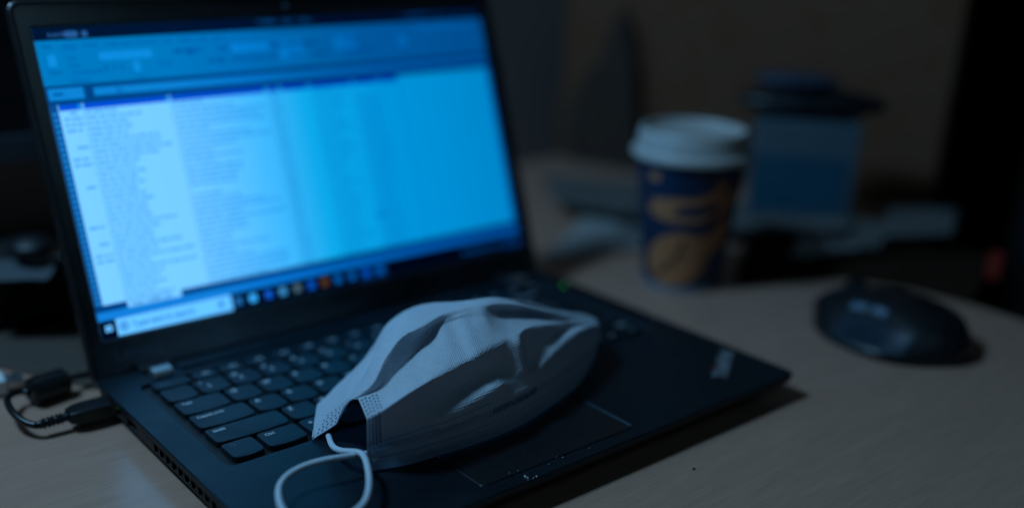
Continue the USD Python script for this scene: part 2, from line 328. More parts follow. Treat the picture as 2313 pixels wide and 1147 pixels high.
# hinges, power button, badge on the palm rest
for hx in (.0275, LW - .0385):
    h = manifold3d.Manifold.batch_hull([manifold3d.Manifold.cylinder(.011, .0026, .0026, 20).rotate((0, 90, 0)).translate((hx, yy, zz)) for yy, zz in ((-.0102, .0176), (-.0140, .0168), (-.0060, .0150))])
    obj('hinge', h, M_silver, lap, smooth=40)
    obj('hinge_mount', rrbox(hx - .003, -.0065, .0150, hx + .0145, .0045, .0185, .001, .0005), M_case, lap)
obj('deck_strip', rrbox(.0435, -.0145, .0150, LW - .0435, -.0035, .0176, .001, .0008), M_deck, lap)
pw = obj('power_button', lathe([(.0052, 0), (.0052, .0014), (.0046, .0018)], .316, -.0347, 24, .0146), M_key, lap)
obj('status_light', lathe([(.0010, 0), (.0010, .00035), (.0006, .0004)], .3205, -.0350, 12, ZT + .0000), glow('light_green', (.004, .30, .025), 6.0), lap)
obj('charging_light', trimesh.creation.box(bounds=[(-.0003, -.0330, .0118), (.0010, -.0314, .0128)]), glow('light_green_small', (.01, .30, .03), .08), lap, smooth=False)
lt = cat_([meshkit.text_mesh('ThinkPad', .0082, .0003, True)]); ang = math.radians(34)
lt.vertices[:, 0] *= .84
obj('badge', place(lt, rotz(ang), (.2895, -.2085, ZT + .0001)), M_logo, lap, smooth=False)
dot = lathe([(.0009, 0), (.0009, .0004)], 0, 0, 12); c = rotz(ang) @ np.array([.0132, .0092, 0])
obj('badge_dot', place(dot, np.eye(3), (.2895 + c[0], -.2085 + c[1], ZT + .0001)), M_red, lap, smooth=False)
# dust and crumbs on the front edge of the palm rest
crumb = []
for px_, py_, s in ((1187, 1077, 1.0), (1192, 1079, .7), (1185, 1074, .5), (1212, 1076, .8), (1205, 1080, .4), (1271, 1033, .6), (1257, 1032, .35), (1240, 1048, .3), (1331, 1012, .3), (1193, 1083, .3), (1170, 1063, .25), (1150, 1068, .2)):
    p = onz(px_, py_, ZT); b = trimesh.creation.icosphere(1, .00042 * s + .0001); b.apply_translation((p[0], p[1], ZT + .0002)); crumb.append(b)
for k in range(60):
    p = np.array([rng.uniform(.06, .3), rng.uniform(-.224, -.135), ZT]); b = trimesh.creation.icosphere(0, rng.uniform(.00006, .00014)); b.apply_translation(p); crumb.append(b)
obj('crumbs', cat_(crumb), M_white, smooth=False, label='pale crumbs and dust lying on the front edge of the black palm rest', cat='crumbs', kind='stuff')

sp_ = onz(1567, 1059); spk = trimesh.creation.icosphere(1, .0008); spk.apply_scale((1.5, 1., .5)); spk.apply_translation((sp_[0], sp_[1], .0003))
obj('speck', spk, M_dark, smooth=True, label='tiny dark speck on the bare desk in front of the laptop', cat='speck')

# lid: local frame (x, s up the lid, n towards the viewer)
ANG, YH, S0, SW, SH, SX = 1.24026, .00566, .01870, .3094, .1740, .0108
ES, EN = np.array([0, math.cos(ANG), math.sin(ANG)]), np.array([0, -math.sin(ANG), math.cos(ANG)])
LID = np.stack([[1., 0, 0], ES, EN], 1); LO = np.array([0, YH, ZT])
def lidm(m): return place(m, LID, LO)
disp = (SX - .0004, S0 - .0004, SX + SW + .0004, S0 + SH + .0004, .0006)
LT = .2078
obj('lid_back', lidm(rrbox(.0006, -.0055, -.0075, LW - .0006, LT - .0006, -.0022, .006, .0018)), M_case, lap, smooth=35)
bez = obj('bezel', lidm(plate((0, -.006, LW, LT, .0065), [disp], -.0022, .0008, .0008)), M_bezel, lap, smooth=False)
rim = plate((.0008, -.005, LW - .0008, LT - .0008, .006), [(.0030, -.0028, LW - .0030, LT - .0030, .0045)], .0006, .0018, .0005)
obj('bezel_rim', lidm(rim), M_case, lap, smooth=False)
bl = meshkit.text_mesh('Lenovo', .0060, .0001)
obj('lettering', lidm(place(bl, np.eye(3), (.0150, .0060, .00082))), M_legend_dim, bez, smooth=False)
cl = lathe([(.0016, 0), (.0016, .0002)], LW / 2, .1995, 16); obj('camera_lens', lidm(place(cl, np.eye(3), (0, 0, .0008))), M_mouse2, bez)

NB = -.0010
def uiq(x0, y0, x1, y1, layer):
    X = lambda a: SX + a / 1920 * SW
    Y = lambda b: S0 + (1080 - b) / 1080 * SH
    v = np.array([(X(x0), Y(y1), 0), (X(x1), Y(y1), 0), (X(x1), Y(y0), 0), (X(x0), Y(y0), 0)]); v[:, 2] = NB + layer * .00005
    return trimesh.Trimesh(v, [(0, 1, 2), (0, 2, 3)], process=False)
def uipoly(pts, layer):
    p = Polygon(pts); v, f = trimesh.creation.triangulate_polygon(p, engine='earcut')
    X = SX + v[:, 0] / 1920 * SW; Y = S0 + (1080 - v[:, 1]) / 1080 * SH
    t = trimesh.Trimesh(np.c_[X, Y, np.full(len(X), NB + layer * .00005)], f, process=False)
    if t.face_normals[:, 2].mean() < 0: t.invert()
    return t
def disc(cx, cy, r, layer, n=16): return uipoly([(cx + r * math.cos(2 * math.pi * k / n), cy + r * math.sin(2 * math.pi * k / n)) for k in range(n)], layer)
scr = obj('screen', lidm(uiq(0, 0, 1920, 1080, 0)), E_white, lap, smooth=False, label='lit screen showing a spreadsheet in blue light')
def ui(name, ms, mat, kind=None, label=None): return obj(name, lidm(cat_(ms) if isinstance(ms, list) else ms), mat, scr, smooth=False, kind=kind, label=label)
def words(x0, x1, yc, h, layer, ch=6):
    """Bars standing for the words of an out-of-focus line of text."""
    out = []; x = x0
    while x < x1 - 8:
        w = min(rng.choice((14, 20, 26, 34, 44)), x1 - x); out.append(uiq(x, yc - h / 2, x + w, yc + h / 2, layer)); x += w + ch
    return out
def letters_ui(s, x, yb, h, layer, sx=1.0):
    t = text(s, .01).copy(); v = np.array(t.vertices); k = h / .01
    X = SX + (x + v[:, 0] * k * sx) / 1920 * SW; Y = S0 + (1080 - (yb - v[:, 1] * k)) / 1080 * SH
    t.vertices = np.c_[X, Y, NB + layer * .00005 + v[:, 2] * .3]
    return t
ui('title_bar', uiq(0, 0, 1920, 43, 1), E_title)
ui('title_text', [letters_ui('AutoSave', 45, 31, 14, 2)] + [letters_ui('Traffic - list - view', 830, 21, 15, 2, 1.25)] + [letters_ui('user', 1510, 21, 14, 2, 1.6)] + words(1560, 1640, 14, 9, 2), E_titletext)
ui('toggle_switch', [uipoly(rr(100, 14, 150, 36, 11), 2), disc(112, 25, 7, 3)], E_titletext); ui('save_icon', uiq(162, 16, 182, 35, 2), E_titletext)
for xx in (1690, 1740, 1805, 1865): ui('window_button', [uiq(xx - 9, 8, xx + 9, 12, 2), uiq(xx - 9, 22, xx + 9, 26, 2), uiq(xx - 9, 12, xx - 5, 22, 2), uiq(xx + 5, 12, xx + 9, 22, 2)], E_titletext)
ui('ribbon', uiq(0, 43, 1920, 196, 1), E_ribbon)
rt = []
for s, xx in (('File', 20), ('Home', 88), ('Insert', 158), ('Page Layout', 236), ('Formulas', 345), ('Data', 438), ('Review', 500), ('View', 578), ('Help', 640)): rt.append(letters_ui(s, xx, 71, 13, 2))
rt += [letters_ui('Cut', 96, 112, 12, 2), letters_ui('Copy', 96, 137, 12, 2), letters_ui('Format Painter', 96, 162, 12, 2), letters_ui('Paste', 24, 158, 12, 2), letters_ui('Clipboard', 85, 190, 11, 2), letters_ui('Font', 318, 190, 11, 2), uiq(84, 78, 132, 81, 2)]
for s, xx in (('B', 212), ('I', 244), ('U', 268), ('A', 412), ('A', 440)): rt.append(letters_ui(s, xx, 156, 18, 2))
rt += [uiq(530, 98, 546, 122, 2), uiq(524, 106, 552, 113, 2)]
for r_ in range(22):
    xx = rng.uniform(470, 1350); yy = rng.choice((105, 148)); rt += words(xx, xx + rng.uniform(25, 90), yy, 12, 2)
ui('ribbon_text', rt, E_ribtext)
for q_ in ((205, 92, 395, 120), (318, 132, 342, 168), (30, 92, 58, 132), (700, 92, 860, 120), (900, 85, 1010, 165), (1150, 85, 1260, 140), (1560, 62, 1860, 76)): ui('ribbon_field', uiq(*q_, 2), E_riblight)
ui('ribbon_icon', disc(1480, 120, 26, 2), E_riblight)
ui('formula_bar', uiq(0, 196, 1920, 262, 1), E_fbar)
ui('name_box', uiq(6, 206, 126, 246, 2), E_fbox); ui('formula_field', uiq(160, 212, 1915, 240, 2), E_fbox)
ui('formula_text', [letters_ui('fx', 238, 236, 18, 3)] + words(22, 60, 226, 10, 3), E_ribtext)
cols = [27, 111, 424, 815, 871, 1000, 1204, 1330, 1425]
for a, b in zip(cols[:-1], cols[1:]): ui('column_header', uiq(a + 3, 262, b - 3, 283, 2), E_head)
for b in cols[1:]: ui('filter_button', uiq(b - 17, 264, b - 1, 281, 3), E_riblight)
ui('row_header', uiq(0, 262, 27, 962, 1), E_rowh)
NR = 34; rowy = [283 + 20 * i for i in range(NR)]
ui('row_numbers', [uiq(6, yy + 5, 21, yy + 14, 2) for yy in rowy], E_rowt, kind='stuff')
tx = []
for i, yy in enumerate(rowy):
    yc = yy + 10
    if rng.random() < .35: tx += words(rng.choice((40, 62)), 102, yc, 9, 1)
    tx += words(118, 118 + rng.choice((110, 130, 150, 170, 190, 240, 280)), yc, 9, 1)
    if rng.random() < .93: tx += words(432, 432 + rng.choice((120, 190, 230, 280, 330, 360)), yc, 9, 1)
    tx += words(826, 862, yc, 9, 1) + words(1012, 1012 + rng.choice((90, 120, 150)), yc, 8, 1)
    if i > 1: tx += words(1214, 1214 + rng.choice((90, 105)), yc, 8, 1)
ui('cell_text', tx, E_text, kind='stuff')
for b in cols[1:]: ui('grid_line', uiq(b - 1, 283, b + 1, 962, 1), E_rowt)
ui('selected_cell_text', words(1185, 1260, 826, 9, 2), E_rowt)
ui('tab_row', uiq(0, 962, 1920, 985, 1), E_tabs)
ui('sheet_tab', uiq(112, 958, 312, 985, 2), E_white); ui('tab_text', [letters_ui('Your Traffic (2)', 124, 980, 15, 3)], E_ribtext)
ui('scroll_bar', uiq(1900, 262, 1920, 962, 1), E_fbox)
ui('status_bar', uiq(0, 985, 1920, 1016, 1), E_status)
ui('taskbar', uiq(0, 1016, 1920, 1080, 1), E_task)
ui('search_box', uiq(58, 1017, 494, 1077, 2), E_search)
ui('search_text', [letters_ui('Type here to search', 112, 1056, 18, 3)], E_ribtext)
ui('search_icon', [disc(84, 1046, 15, 3), disc(450, 1046, 10, 3)], E_ribtext); ui('search_icon_centre', disc(84, 1046, 8, 4), E_search)
for a, b in ((18, 1034), (31, 1033)):
    for cc in (0, 12): ui('start_icon', uiq(a, b + cc, a + 11, b + cc + 10, 2), E_search)
ics = [(522, 'dim'), (581, 'cyan'), (647, 'blue'), (708, 'pale'), (771, 'tan'), (834, 'blue'), (894, 'orange'), (956, 'mid'), (1022, 'mid'), (1090, 'blue'), (1158, 'mid')]
for i, (xx, cname) in enumerate(ics): ui('taskbar_icon', uipoly(rr(xx - 15, 1033, xx + 15, 1063, 5), 2), E_icons[cname])
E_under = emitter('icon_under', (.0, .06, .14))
for a in (1060, 1128): ui('task_highlight', uiq(a, 1020, a + 60, 1076, 1.5), E_under)
for xx in (1600, 1634, 1668, 1702, 1740, 1780): ui('tray_icon', uiq(xx - 9, 1044, xx + 9, 1062, 2), E_icons['dim'])
ui('clock_text', [letters_ui('10:24 AM', 1812, 1043, 15, 2), letters_ui('12.03.2020', 1808, 1070, 15, 2)], E_icons['mid'])

# ---------------------------------------------------------------- face mask
ROWS = [
 [(830,1062,.0004),(900,1052,.0004),(1000,1024,.0006),(1100,992,.0008),(1180,957,.001),(1250,912,.001),(1310,862,.002),(1345,800,.006)],
 [(829,1008,.0110),(900,990,.0125),(1000,958,.0135),(1100,920,.0140),(1180,884,.0135),(1250,842,.0130),(1315,800,.0110),(1355,766,.0120)],
 [(829,978,.0165),(900,952,.0190),(1000,905,.0235),(1095,866,.0240),(1165,840,.0225),(1238,800,.0215),(1305,768,.0170),(1356,750,.0150)],
 [(829,945,.0285),(866,925,.0345),(953,868,.0420),(1020,833,.0430),(1095,790,.0460),(1162,758,.0460),(1213,736,.0435),(1280,734,.0340),(1349,736,.0205)],
 [(808,899,.0325),(850,886,.0350),(905,830,.0395),(960,775,.0450),(1004,731,.0520),(1090,714,.0545),(1150,716,.0480),(1225,724,.0415),(1290,727,.0340),(1348,731,.0203)],
 [(798,901,.0308),(845,882,.0352),(892,822,.0420),(942,767,.0475),(1000,722,.0535),(1085,704,.0560),(1145,707,.0475),(1240,719,.0385),(1290,722,.0325),(1347,729,.0203)],
 [(790,903,.0300),(838,870,.0385),(873,803,.0470),(913,756,.0530),(955,738,.0550),(1004,709,.0560),(1085,690,.0580),(1145,687,.0555),(1235,704,.0445),(1290,716,.0325),(1347,727,.0201)],
 [(778,917,.0255),(815,866,.0330),(848,800,.0420),(882,748,.0470),(930,708,.0520),(1010,690,.0550),(1100,676,.0580),(1150,680,.0550),(1235,697,.0432),(1290,709,.0312),(1347,724,.0197)],
 [(760,957,.0105),(800,880,.0205),(835,815,.0280),(880,738,.0385),(955,691,.0495),(1050,679,.0558),(1112,672,.0574),(1181,680,.0530),(1239,696,.0430),(1292,707,.0302),(1347,723,.0196)],
 [(706,992,.0004),(740,930,.0090),(775,872,.0170),(831,800,.0280),(882,725,.0390),(961,687,.0500),(1055,677,.0560),(1114,671,.0575),(1181,679,.0530),(1240,695,.0430),(1272,711,.0360),(1295,706,.0300),(1347,722,.0195)],
]
NT = 150
tt = np.linspace(0, 1, NT)
R3, PX = [], []
for ri, row in enumerate(ROWS):
    a = np.array(row, float); d = np.r_[0, np.cumsum(np.linalg.norm(np.diff(a[:, :2], axis=0), axis=1))]; d /= d[-1]
    c = PchipInterpolator(d, a)(tt)
    PX.append(c)
    R3.append(np.array([onz(x_, y_, ZT + z_) for x_, y_, z_ in c]))
# the front panel hangs almost straight down from the fold to its resting edge, a little bulged
for k, bulge in ((1, .0050), (2, .0022)):
    for j in range(NT):
        d = ray(PX[k][j, 0], PX[k][j, 1]); Bp, Fp = R3[0][j], R3[3][j]; m_ = (Fp[1] - Bp[1]) / (Fp[2] - Bp[2]); b_ = d[1] / d[2]
        z = (CAM[1] - b_ * CAM[2] - Bp[1] + m_ * Bp[2] + bulge * min(1, tt[j] * 2.6) ** 1.5) / (m_ - b_); R3[k][j] = CAM + d * (z - CAM[2]) / d[2]
# the far side of the fold comes down behind to the key tops
T = R3[-1]; K1 = T.copy(); K2 = T.copy()
prof = np.clip(np.minimum(tt / .10, (1 - tt) / .06), 0, 1)
K1 += np.c_[.003 * prof, .014 * prof, -.45 * (T[:, 2] - ZT - .001)]
K2 += np.c_[.004 * prof, .020 * prof, -(T[:, 2] - ZT - .0022) * .9]
R3 += [K1, K2]
R3 = np.array(R3); NRW = len(R3)
SUB = 9
rs = np.linspace(0, NRW - 1, (NRW - 1) * SUB + 1)
grid = np.zeros((len(rs), NT, 3))
for j in range(NT):
    grid[:, j] = .25 * PchipInterpolator(np.arange(NRW), R3[:, j])(rs) + .75 * np.stack([np.interp(rs, np.arange(NRW), R3[:, j, k]) for k in range(3)], 1)
def normals(g):
    n = np.cross(np.gradient(g, axis=1), np.gradient(g, axis=0)); return n / np.maximum(np.linalg.norm(n, axis=2, keepdims=True), 1e-12)
for it in range(3):                           # soften, keeping the border
    s = grid.copy(); s[1:-1, 1:-1] = .5 * grid[1:-1, 1:-1] + .125 * (grid[2:, 1:-1] + grid[:-2, 1:-1] + grid[1:-1, 2:] + grid[1:-1, :-2]); s[3 * SUB] = grid[3 * SUB]; s[4 * SUB, :70] = grid[4 * SUB, :70]; grid = s
N = normals(grid)
if N[:, :, 2].mean() < 0: N = -N
# folds and dents pressed into the cloth: (row, t) -> height along the normal
RR, TTm = np.meshgrid(rs, tt, indexing='ij')
def fold(r0, t0, r1, t1, w, amp, rw=.5):
    """A ridge (amp > 0) or crease along a segment, in units of rows and t; rw = how many rows count like one unit of t*10."""
    ax, ay, bx, by = t0 * 10, r0 * rw, t1 * 10, r1 * rw; px_, py_ = TTm * 10, RR * rw
    vx, vy = bx - ax, by - ay; u = np.clip(((px_ - ax) * vx + (py_ - ay) * vy) / (vx * vx + vy * vy), 0, 1)
    d = np.hypot(px_ - ax - u * vx, py_ - ay - u * vy)
    return amp * np.exp(-(d / w) ** 2) * (1 - .35 * u)
H = fold(2.2, .56, 2.1, .24, .60, -.0042, 1.2) + fold(1.75, .55, 1.35, .30, .46, .0036, 1.2) + fold(2.25, .565, 1.75, .525, .30, .0022, 1.2) + fold(2.85, .50, 2.75, .58, .3, .0012, 1.2)
H += fold(2.95, .665, 1.95, .655, .22, .0032, 1.2) + fold(2.8, .715, 1.8, .70, .22, -.0030, 1.2) + fold(2.75, .97, 1.6, .70, .30, .0042, 1.2) + fold(2.7, .86, 2.4, .80, .25, -.0022, 1.2)
H += fold(1.0, .30, 1.0, .95, .16, .0012, 1.2) + fold(.66, .03, .66, .97, .14, -.0012, 1.2) + fold(.3, .03, .3, .97, .15, .0007, 1.2)
H *= np.clip((3 - RR) / .2, 0, 1)             # the front folds stop at the crease
H += fold(8.5, .24, 8.0, .05, .20, .0014) + fold(8.1, .28, 7.6, .08, .18, -.0012) + fold(7.4, .30, 7.2, .1, .16, -.0010) + fold(3.65, .47, 3.3, .56, .5, -.0016) + fold(3.4, .25, 3.6, .12, .5, -.0012)
H += fold(4.9, .70, 4.6, .68, .45, .0016) + fold(5.4, .76, 5.0, .92, .40, -.0016) + fold(3.8, .62, 3.2, .66, .4, -.0012) + fold(4.4, .50, 3.5, .50, .25, .0012)
pn = grid * np.array([60, 60, 60])
H += (meshkit.fbm(pn, 4, 5) - .5) * .0016 * np.clip(TTm * 12, 0, 1) * np.clip((1 - TTm) * 12, 0, 1) * np.clip(RR * 2, 0, 1)
grid = grid + N * H[..., None]
grid[..., 2] = np.maximum(grid[..., 2], ZT + .0003)
N = normals(grid)
if N[:, :, 2].mean() < 0: N = -N
def surf(r, t, off=0.):
    """Point of the cloth at row coordinate r and t, moved off along the normal."""
    i = np.clip(np.asarray(r, float) * SUB, 0, len(rs) - 1.001); j = np.clip(np.asarray(t, float) * (NT - 1), 0, NT - 1.001)
    i0, j0 = np.floor(i).astype(int), np.floor(j).astype(int); a, b = (i - i0)[..., None], (j - j0)[..., None]
    q = lambda g: g[i0, j0] * (1 - a) * (1 - b) + g[i0 + 1, j0] * a * (1 - b) + g[i0, j0 + 1] * (1 - a) * b + g[i0 + 1, j0 + 1] * a * b
    return q(grid) + q(N) * off
nr_ = len(rs); idx = np.arange(nr_ * NT).reshape(nr_, NT)
F = np.concatenate([np.stack([idx[:-1, :-1], idx[:-1, 1:], idx[1:, 1:]], -1).reshape(-1, 3), np.stack([idx[:-1, :-1], idx[1:, 1:], idx[1:, :-1]], -1).reshape(-1, 3)])
TH = .0005
out, inn = (grid + N * TH * .5).reshape(-1, 3), (grid - N * TH * .5).reshape(-1, 3)
e = np.concatenate([idx[0, :], idx[1:, -1], idx[-1, -2::-1], idx[-2:0:-1, 0]]); n0 = nr_ * NT
side = [(e[k], e[(k + 1) % len(e)], e[(k + 1) % len(e)] + n0) for k in range(len(e))] + [(e[k], e[(k + 1) % len(e)] + n0, e[k] + n0) for k in range(len(e))]
arc_r = np.r_[np.zeros((1, NT)), np.cumsum(np.linalg.norm(np.diff(grid, axis=0), axis=2), axis=0)]
arc_t = np.cumsum(np.r_[0, np.linalg.norm(np.diff(grid.mean(0), axis=0), axis=1)])
uvm = np.stack([np.broadcast_to(arc_t, arc_r.shape), arc_r], -1).reshape(-1, 2)
tri = trimesh.Trimesh(np.vstack([out, inn]), np.vstack([F, F[:, ::-1] + n0, np.array(side)]), process=False)
if (tri.face_normals[:len(F)] * N[:-1, :-1].reshape(-1, 3)[np.arange(len(F)) % ((nr_ - 1) * (NT - 1))]).sum(1).mean() < 0: tri.invert()
mk = thing('face_mask', (.16, -.13, ZT), 'crumpled white disposable face mask lying across the laptop keyboard and touchpad', 'face mask')
cloth = obj('mask_cloth', tri, M_mask, mk, smooth=True, uv=np.vstack([uvm, uvm]))
def dots(spots, rad, ln=None):
    V, Fc = [], []
    for r, t in spots:
        p = surf(np.array(r), np.array(t), TH * .5 + .00012); du = surf(np.array(r), np.array(t + .004), TH * .5 + .00012) - p; dv = surf(np.array(min(r + .05, NRW - 1.01)), np.array(t), TH * .5 + .00012) - p
        du /= np.linalg.norm(du) + 1e-12; dv -= du * (dv @ du); dv /= np.linalg.norm(dv) + 1e-12
        a, b = rad, (ln or rad); o = len(V)
        V += [p + du * a * math.cos(k * math.pi / 4) * (b / rad if ln else 1) + dv * rad * math.sin(k * math.pi / 4) for k in range(8)]
        Fc += [(o, o + k, o + k + 1) for k in range(1, 7)]
    return trimesh.Trimesh(V, Fc, process=False)
Lm = arc_t[-1]
sp = []
for c in range(5):
    t = (.0022 + c * .0029) / Lm
    for r0, r1, n in ((2.0, 3.0, 6), (3.08, 3.92, 5), (7.1, 8.9, 10), (1.0, 2.0, 5)):
        if r0 < 3 and c > 3: continue
        sp += [(r0 + (r1 - r0) * (k + .5) / n + (c % 2) * .05, t) for k in range(n)]
obj('weld_dots', dots(sp, .00062), M_weld, cloth, smooth=False, kind='stuff')
sp = [(1.16, t) for t in np.arange(.05, .50, .0115)] + [(.93, t) for t in np.arange(.055, .50, .0115)] + [(.47, t) for t in np.arange(.05, .86, .0115)]
obj('stitch_line', dots(sp, .00032, .0007), M_print, cloth, smooth=False, kind='stuff')
tm = meshkit.text_mesh('RESPOKARE', .0048, .0001, True).subdivide()
v = np.array(tm.vertices); r_at = .70 + v[:, 1] / (arc_r[SUB, 75]) * 1.0; t_at = .505 + v[:, 0] * 1.0 / Lm
tm.vertices = surf(r_at, t_at, TH * .5 + .00015)
obj('printed_lettering', tm, M_print, cloth, smooth=False)
pk = [(742,984,.003),(748,1001,.006),(775,1018,.010),(812,1022,.0130),(829,1048,.0135),(834,1095,.0110),(822,1135,.0085),(780,1168,.0070),(715,1185,.0065),(655,1168,.0070),(630,1125,.0085),(638,1085,.0100),(680,1055,.0115),(745,1036,.0125),(800,1028,.0110),(838,1022,.0085)]
cp = [onz(a, b, ZT + c) for a, b, c in pk]
obj('ear_loop', tube(cp, .0015, 12, 10), M_cord, mk, smooth=True)

# ---------------------------------------------------------------- plug and cable at the left side of the laptop
pl = thing('cable', (-.02, -.017, 0), 'black cable with a flat plug in the laptop side, curling round to a thick barrel', 'cable')
prof = [(-.0225, .0038, .0026), (-.0215, .0062, .0038), (-.0175, .0082, .0046), (-.0120, .0088, .0049), (-.0006, .0088, .0049)]
yc0, zc0 = -.0190, .0084
rings = [np.c_[np.full(20, x_), rr(yc0 - w_ / 1.0 * .78, zc0 - h_ * .82, yc0 + w_ * .78, zc0 + h_ * .82, min(.0012, h_ * .5), 4)] for x_, w_, h_ in prof]
rings = [np.c_[np.full(len(rr(0, 0, 1, 1, .1, 4)), x_), rr(yc0 - w_ * .78, zc0 - h_ * .82, yc0 + w_ * .78, zc0 + h_ * .82, min(.0012, h_ * .5), 4)] for x_, w_, h_ in prof]
obj('plug', loft(rings), M_rubber, pl, smooth=35)
sr = [(-.0222 - .0022 * k, yc0 + .0001 * k, zc0 - .0001 * k) for k in range(8)]
obj('strain_relief', tube(sr, [.0025, .0023, .0026, .0022, .0025, .0021, .0024, .0020], 12, 6), M_rubber, pl, smooth=40)
for k in range(5):
    p = sr[k + 1]; obj('relief_rib', lathe([(.0022, 0), (.0029, .0004), (.0029, .0010), (.0022, .0014)], 0, 0, 14).apply_transform(trimesh.transformations.rotation_matrix(-math.pi / 2, (0, 1, 0))).apply_translation(p), M_rubber, pl, smooth=40)
fa, fb = onz(66, 886, .0085), onz(150, 858, .0085)
cb = [sr[-1], onz(62, 955, .0085), onz(36, 938, .0105), onz(19, 914, .0115), onz(22, 893, .0105), onz(45, 884, .0092), fa]
obj('cord', tube(cb, .0019, 12, 10), M_rubber, pl, smooth=True)
ax = (fb - fa) / np.linalg.norm(fb - fa)
def along(a, b, prof, n=28): return tube([a + (b - a) * s for s, _ in prof], [r for _, r in prof], n, 1)
fer = tube([fa + (fb - fa) * s for s in (0, .01, .06, .5, .94, .99, 1)], [.0052, .0066, .0078, .0078, .0078, .0066, .0045], 28, 1)
obj('ferrite_barrel', fer, M_rubber, pl, smooth=35)
obj('cord', tube([fb, fb + ax * .006 + np.array([0, 0, .0002]), onz(200, 845, .008), onz(245, 835, .006), onz(330, 800, .004)], .0019, 12, 10), M_rubber, pl, smooth=True)

# a plug lying on the desk
us = thing('usb_plug', onz(10, 880), 'white USB plug with a metal shell lying left of the black cable', 'usb plug')
a0, a1 = onz(20, 830, .008), onz(45, 868, .008); wd = (a1 - a0); wd[2] = 0; wd /= np.linalg.norm(wd); fd = np.array([-wd[1], wd[0], 0]); fd = fd if fd @ CM[0] > 0 else -fd
U3 = np.stack([wd, fd, [0, 0, 1.]], 1); uc = onz(31, 850, .008); uc[2] = 0
obj('metal_shell', place(rrbox(-.006, -.0050, .0035, .006, .0045, .0080, .0006, .0003), U3, uc), M_metal, us)
for s in (-1, 1): obj('shell_hole', place(trimesh.creation.box(bounds=[(s * .0025 - .0011, -.0012, .0078), (s * .0025 + .0011, .0012, .0082)]), U3, uc), M_dark, us, smooth=False)
obj('plug_body', place(rrbox(-.0078, -.034, .0010, .0078, -.0049, .0105, .002, .001), U3, uc), M_white, us)

# ---------------------------------------------------------------- coffee cup
CC = np.array([.4350, -.0460, 0]); 
cup = thing('coffee_cup', CC, 'navy paper coffee cup with gold bean print and white plastic lid', 'coffee cup')
CR0, CR1, CH = .0295, .0418, .1080
cr = lambda z: CR0 + (CR1 - CR0) * z / CH
obj('cup_wall', lathe([(CR0 - .002, .004), (CR0 - .0016, .0006), (CR0 - .0004, 0), (cr(.0) + .0001, .0015), (cr(.05), .05), (cr(CH), CH)], CC[0], CC[1], 72), M_navy, cup, smooth=40)
obj('base_rim', lathe([(CR0 + .0002, .0002), (CR0 + .0008, .0006), (cr(.0042) + .0006, .0042), (cr(.0045), .0046)], CC[0], CC[1], 72), plastic('cup_rim_pale', (.16, .22, .28), .5), cup, smooth=40)
obj('cup_lid', lathe([(.0415, .0985), (.0442, .0987), (.0450, .1003), (.0448, .1030), (.0436, .1045), (.0424, .1054), (.0410, .1095), (.0402, .1145), (.0398, .1180), (.0388, .1195), (.0370, .1195), (.0358, .1180), (.0352, .1145), (.02, .1143), (.001, .1143)], CC[0], CC[1], 72), M_lid, cup, smooth=30)
th0 = math.atan2(CAM[1] - CC[1], CAM[0] - CC[0])
def wrap(poly, off, z_off=0.):
    """Print on the cup: polygon in metres (x to the viewer's right, y height) bent round the cone."""
    ms = []
    for g in getattr(poly, 'geoms', [poly]):
        m = trimesh.creation.extrude_polygon(g.segmentize(.002), .0001, engine='earcut').subdivide_to_size(.003, max_iter=12); v = np.array(m.vertices)
        z = v[:, 1] + z_off; R = cr(z); a = th0 + v[:, 0] / R; rad = R + off + v[:, 2]
        ms.append(trimesh.Trimesh(np.c_[CC[0] + rad * np.cos(a), CC[1] + rad * np.sin(a), z], m.faces, process=False))
    return cat_(ms)
bean = affinity.rotate(affinity.scale(Point(0, 0).buffer(1, 24), .0245, .0205), 32)
bean = affinity.translate(bean, -.0055, .0262)
tail = Polygon([(.004, .0430), (.0200, .0470), (.034, .060), (.036, .048), (.026, .036), (.014, .028)]).buffer(.002).buffer(-.001)
obj('bean_print', wrap(bean.union(tail), .00015), M_gold, cup, smooth=False)
slit = LineString([(-.0180, .0140), (-.0105, .0215), (-.0040, .0290), (.0000, .0400)]).buffer(.0021)
obj('bean_groove', wrap(slit, .00035), M_bean, cup, smooth=False)
sw = Polygon([(-.031, .0640), (-.027, .0715), (-.012, .0740), (.008, .0752), (.0180, .0800), (.0235, .0880), (.031, .0880), (.0290, .0790), (.0225, .0715), (.0310, .0745), (.0420, .0830), (.0440, .0740), (.0300, .0630), (.010, .0565), (-.014, .0555), (-.027, .0585)]).buffer(.003).buffer(-.003)
hole = Polygon([(-.0075, .0625), (-.0055, .0670), (.010, .0690), (.024, .0715), (.0220, .0665), (.008, .0620)]).buffer(.0012)
obj('swirl_print', wrap(sw.difference(hole), .00015), M_gold, cup, smooth=False)
obj('small_print', wrap(affinity.translate(affinity.scale(Point(0, 0).buffer(1), .0055, .0036), -.0270, .0880), .00015), M_gold, cup, smooth=False)

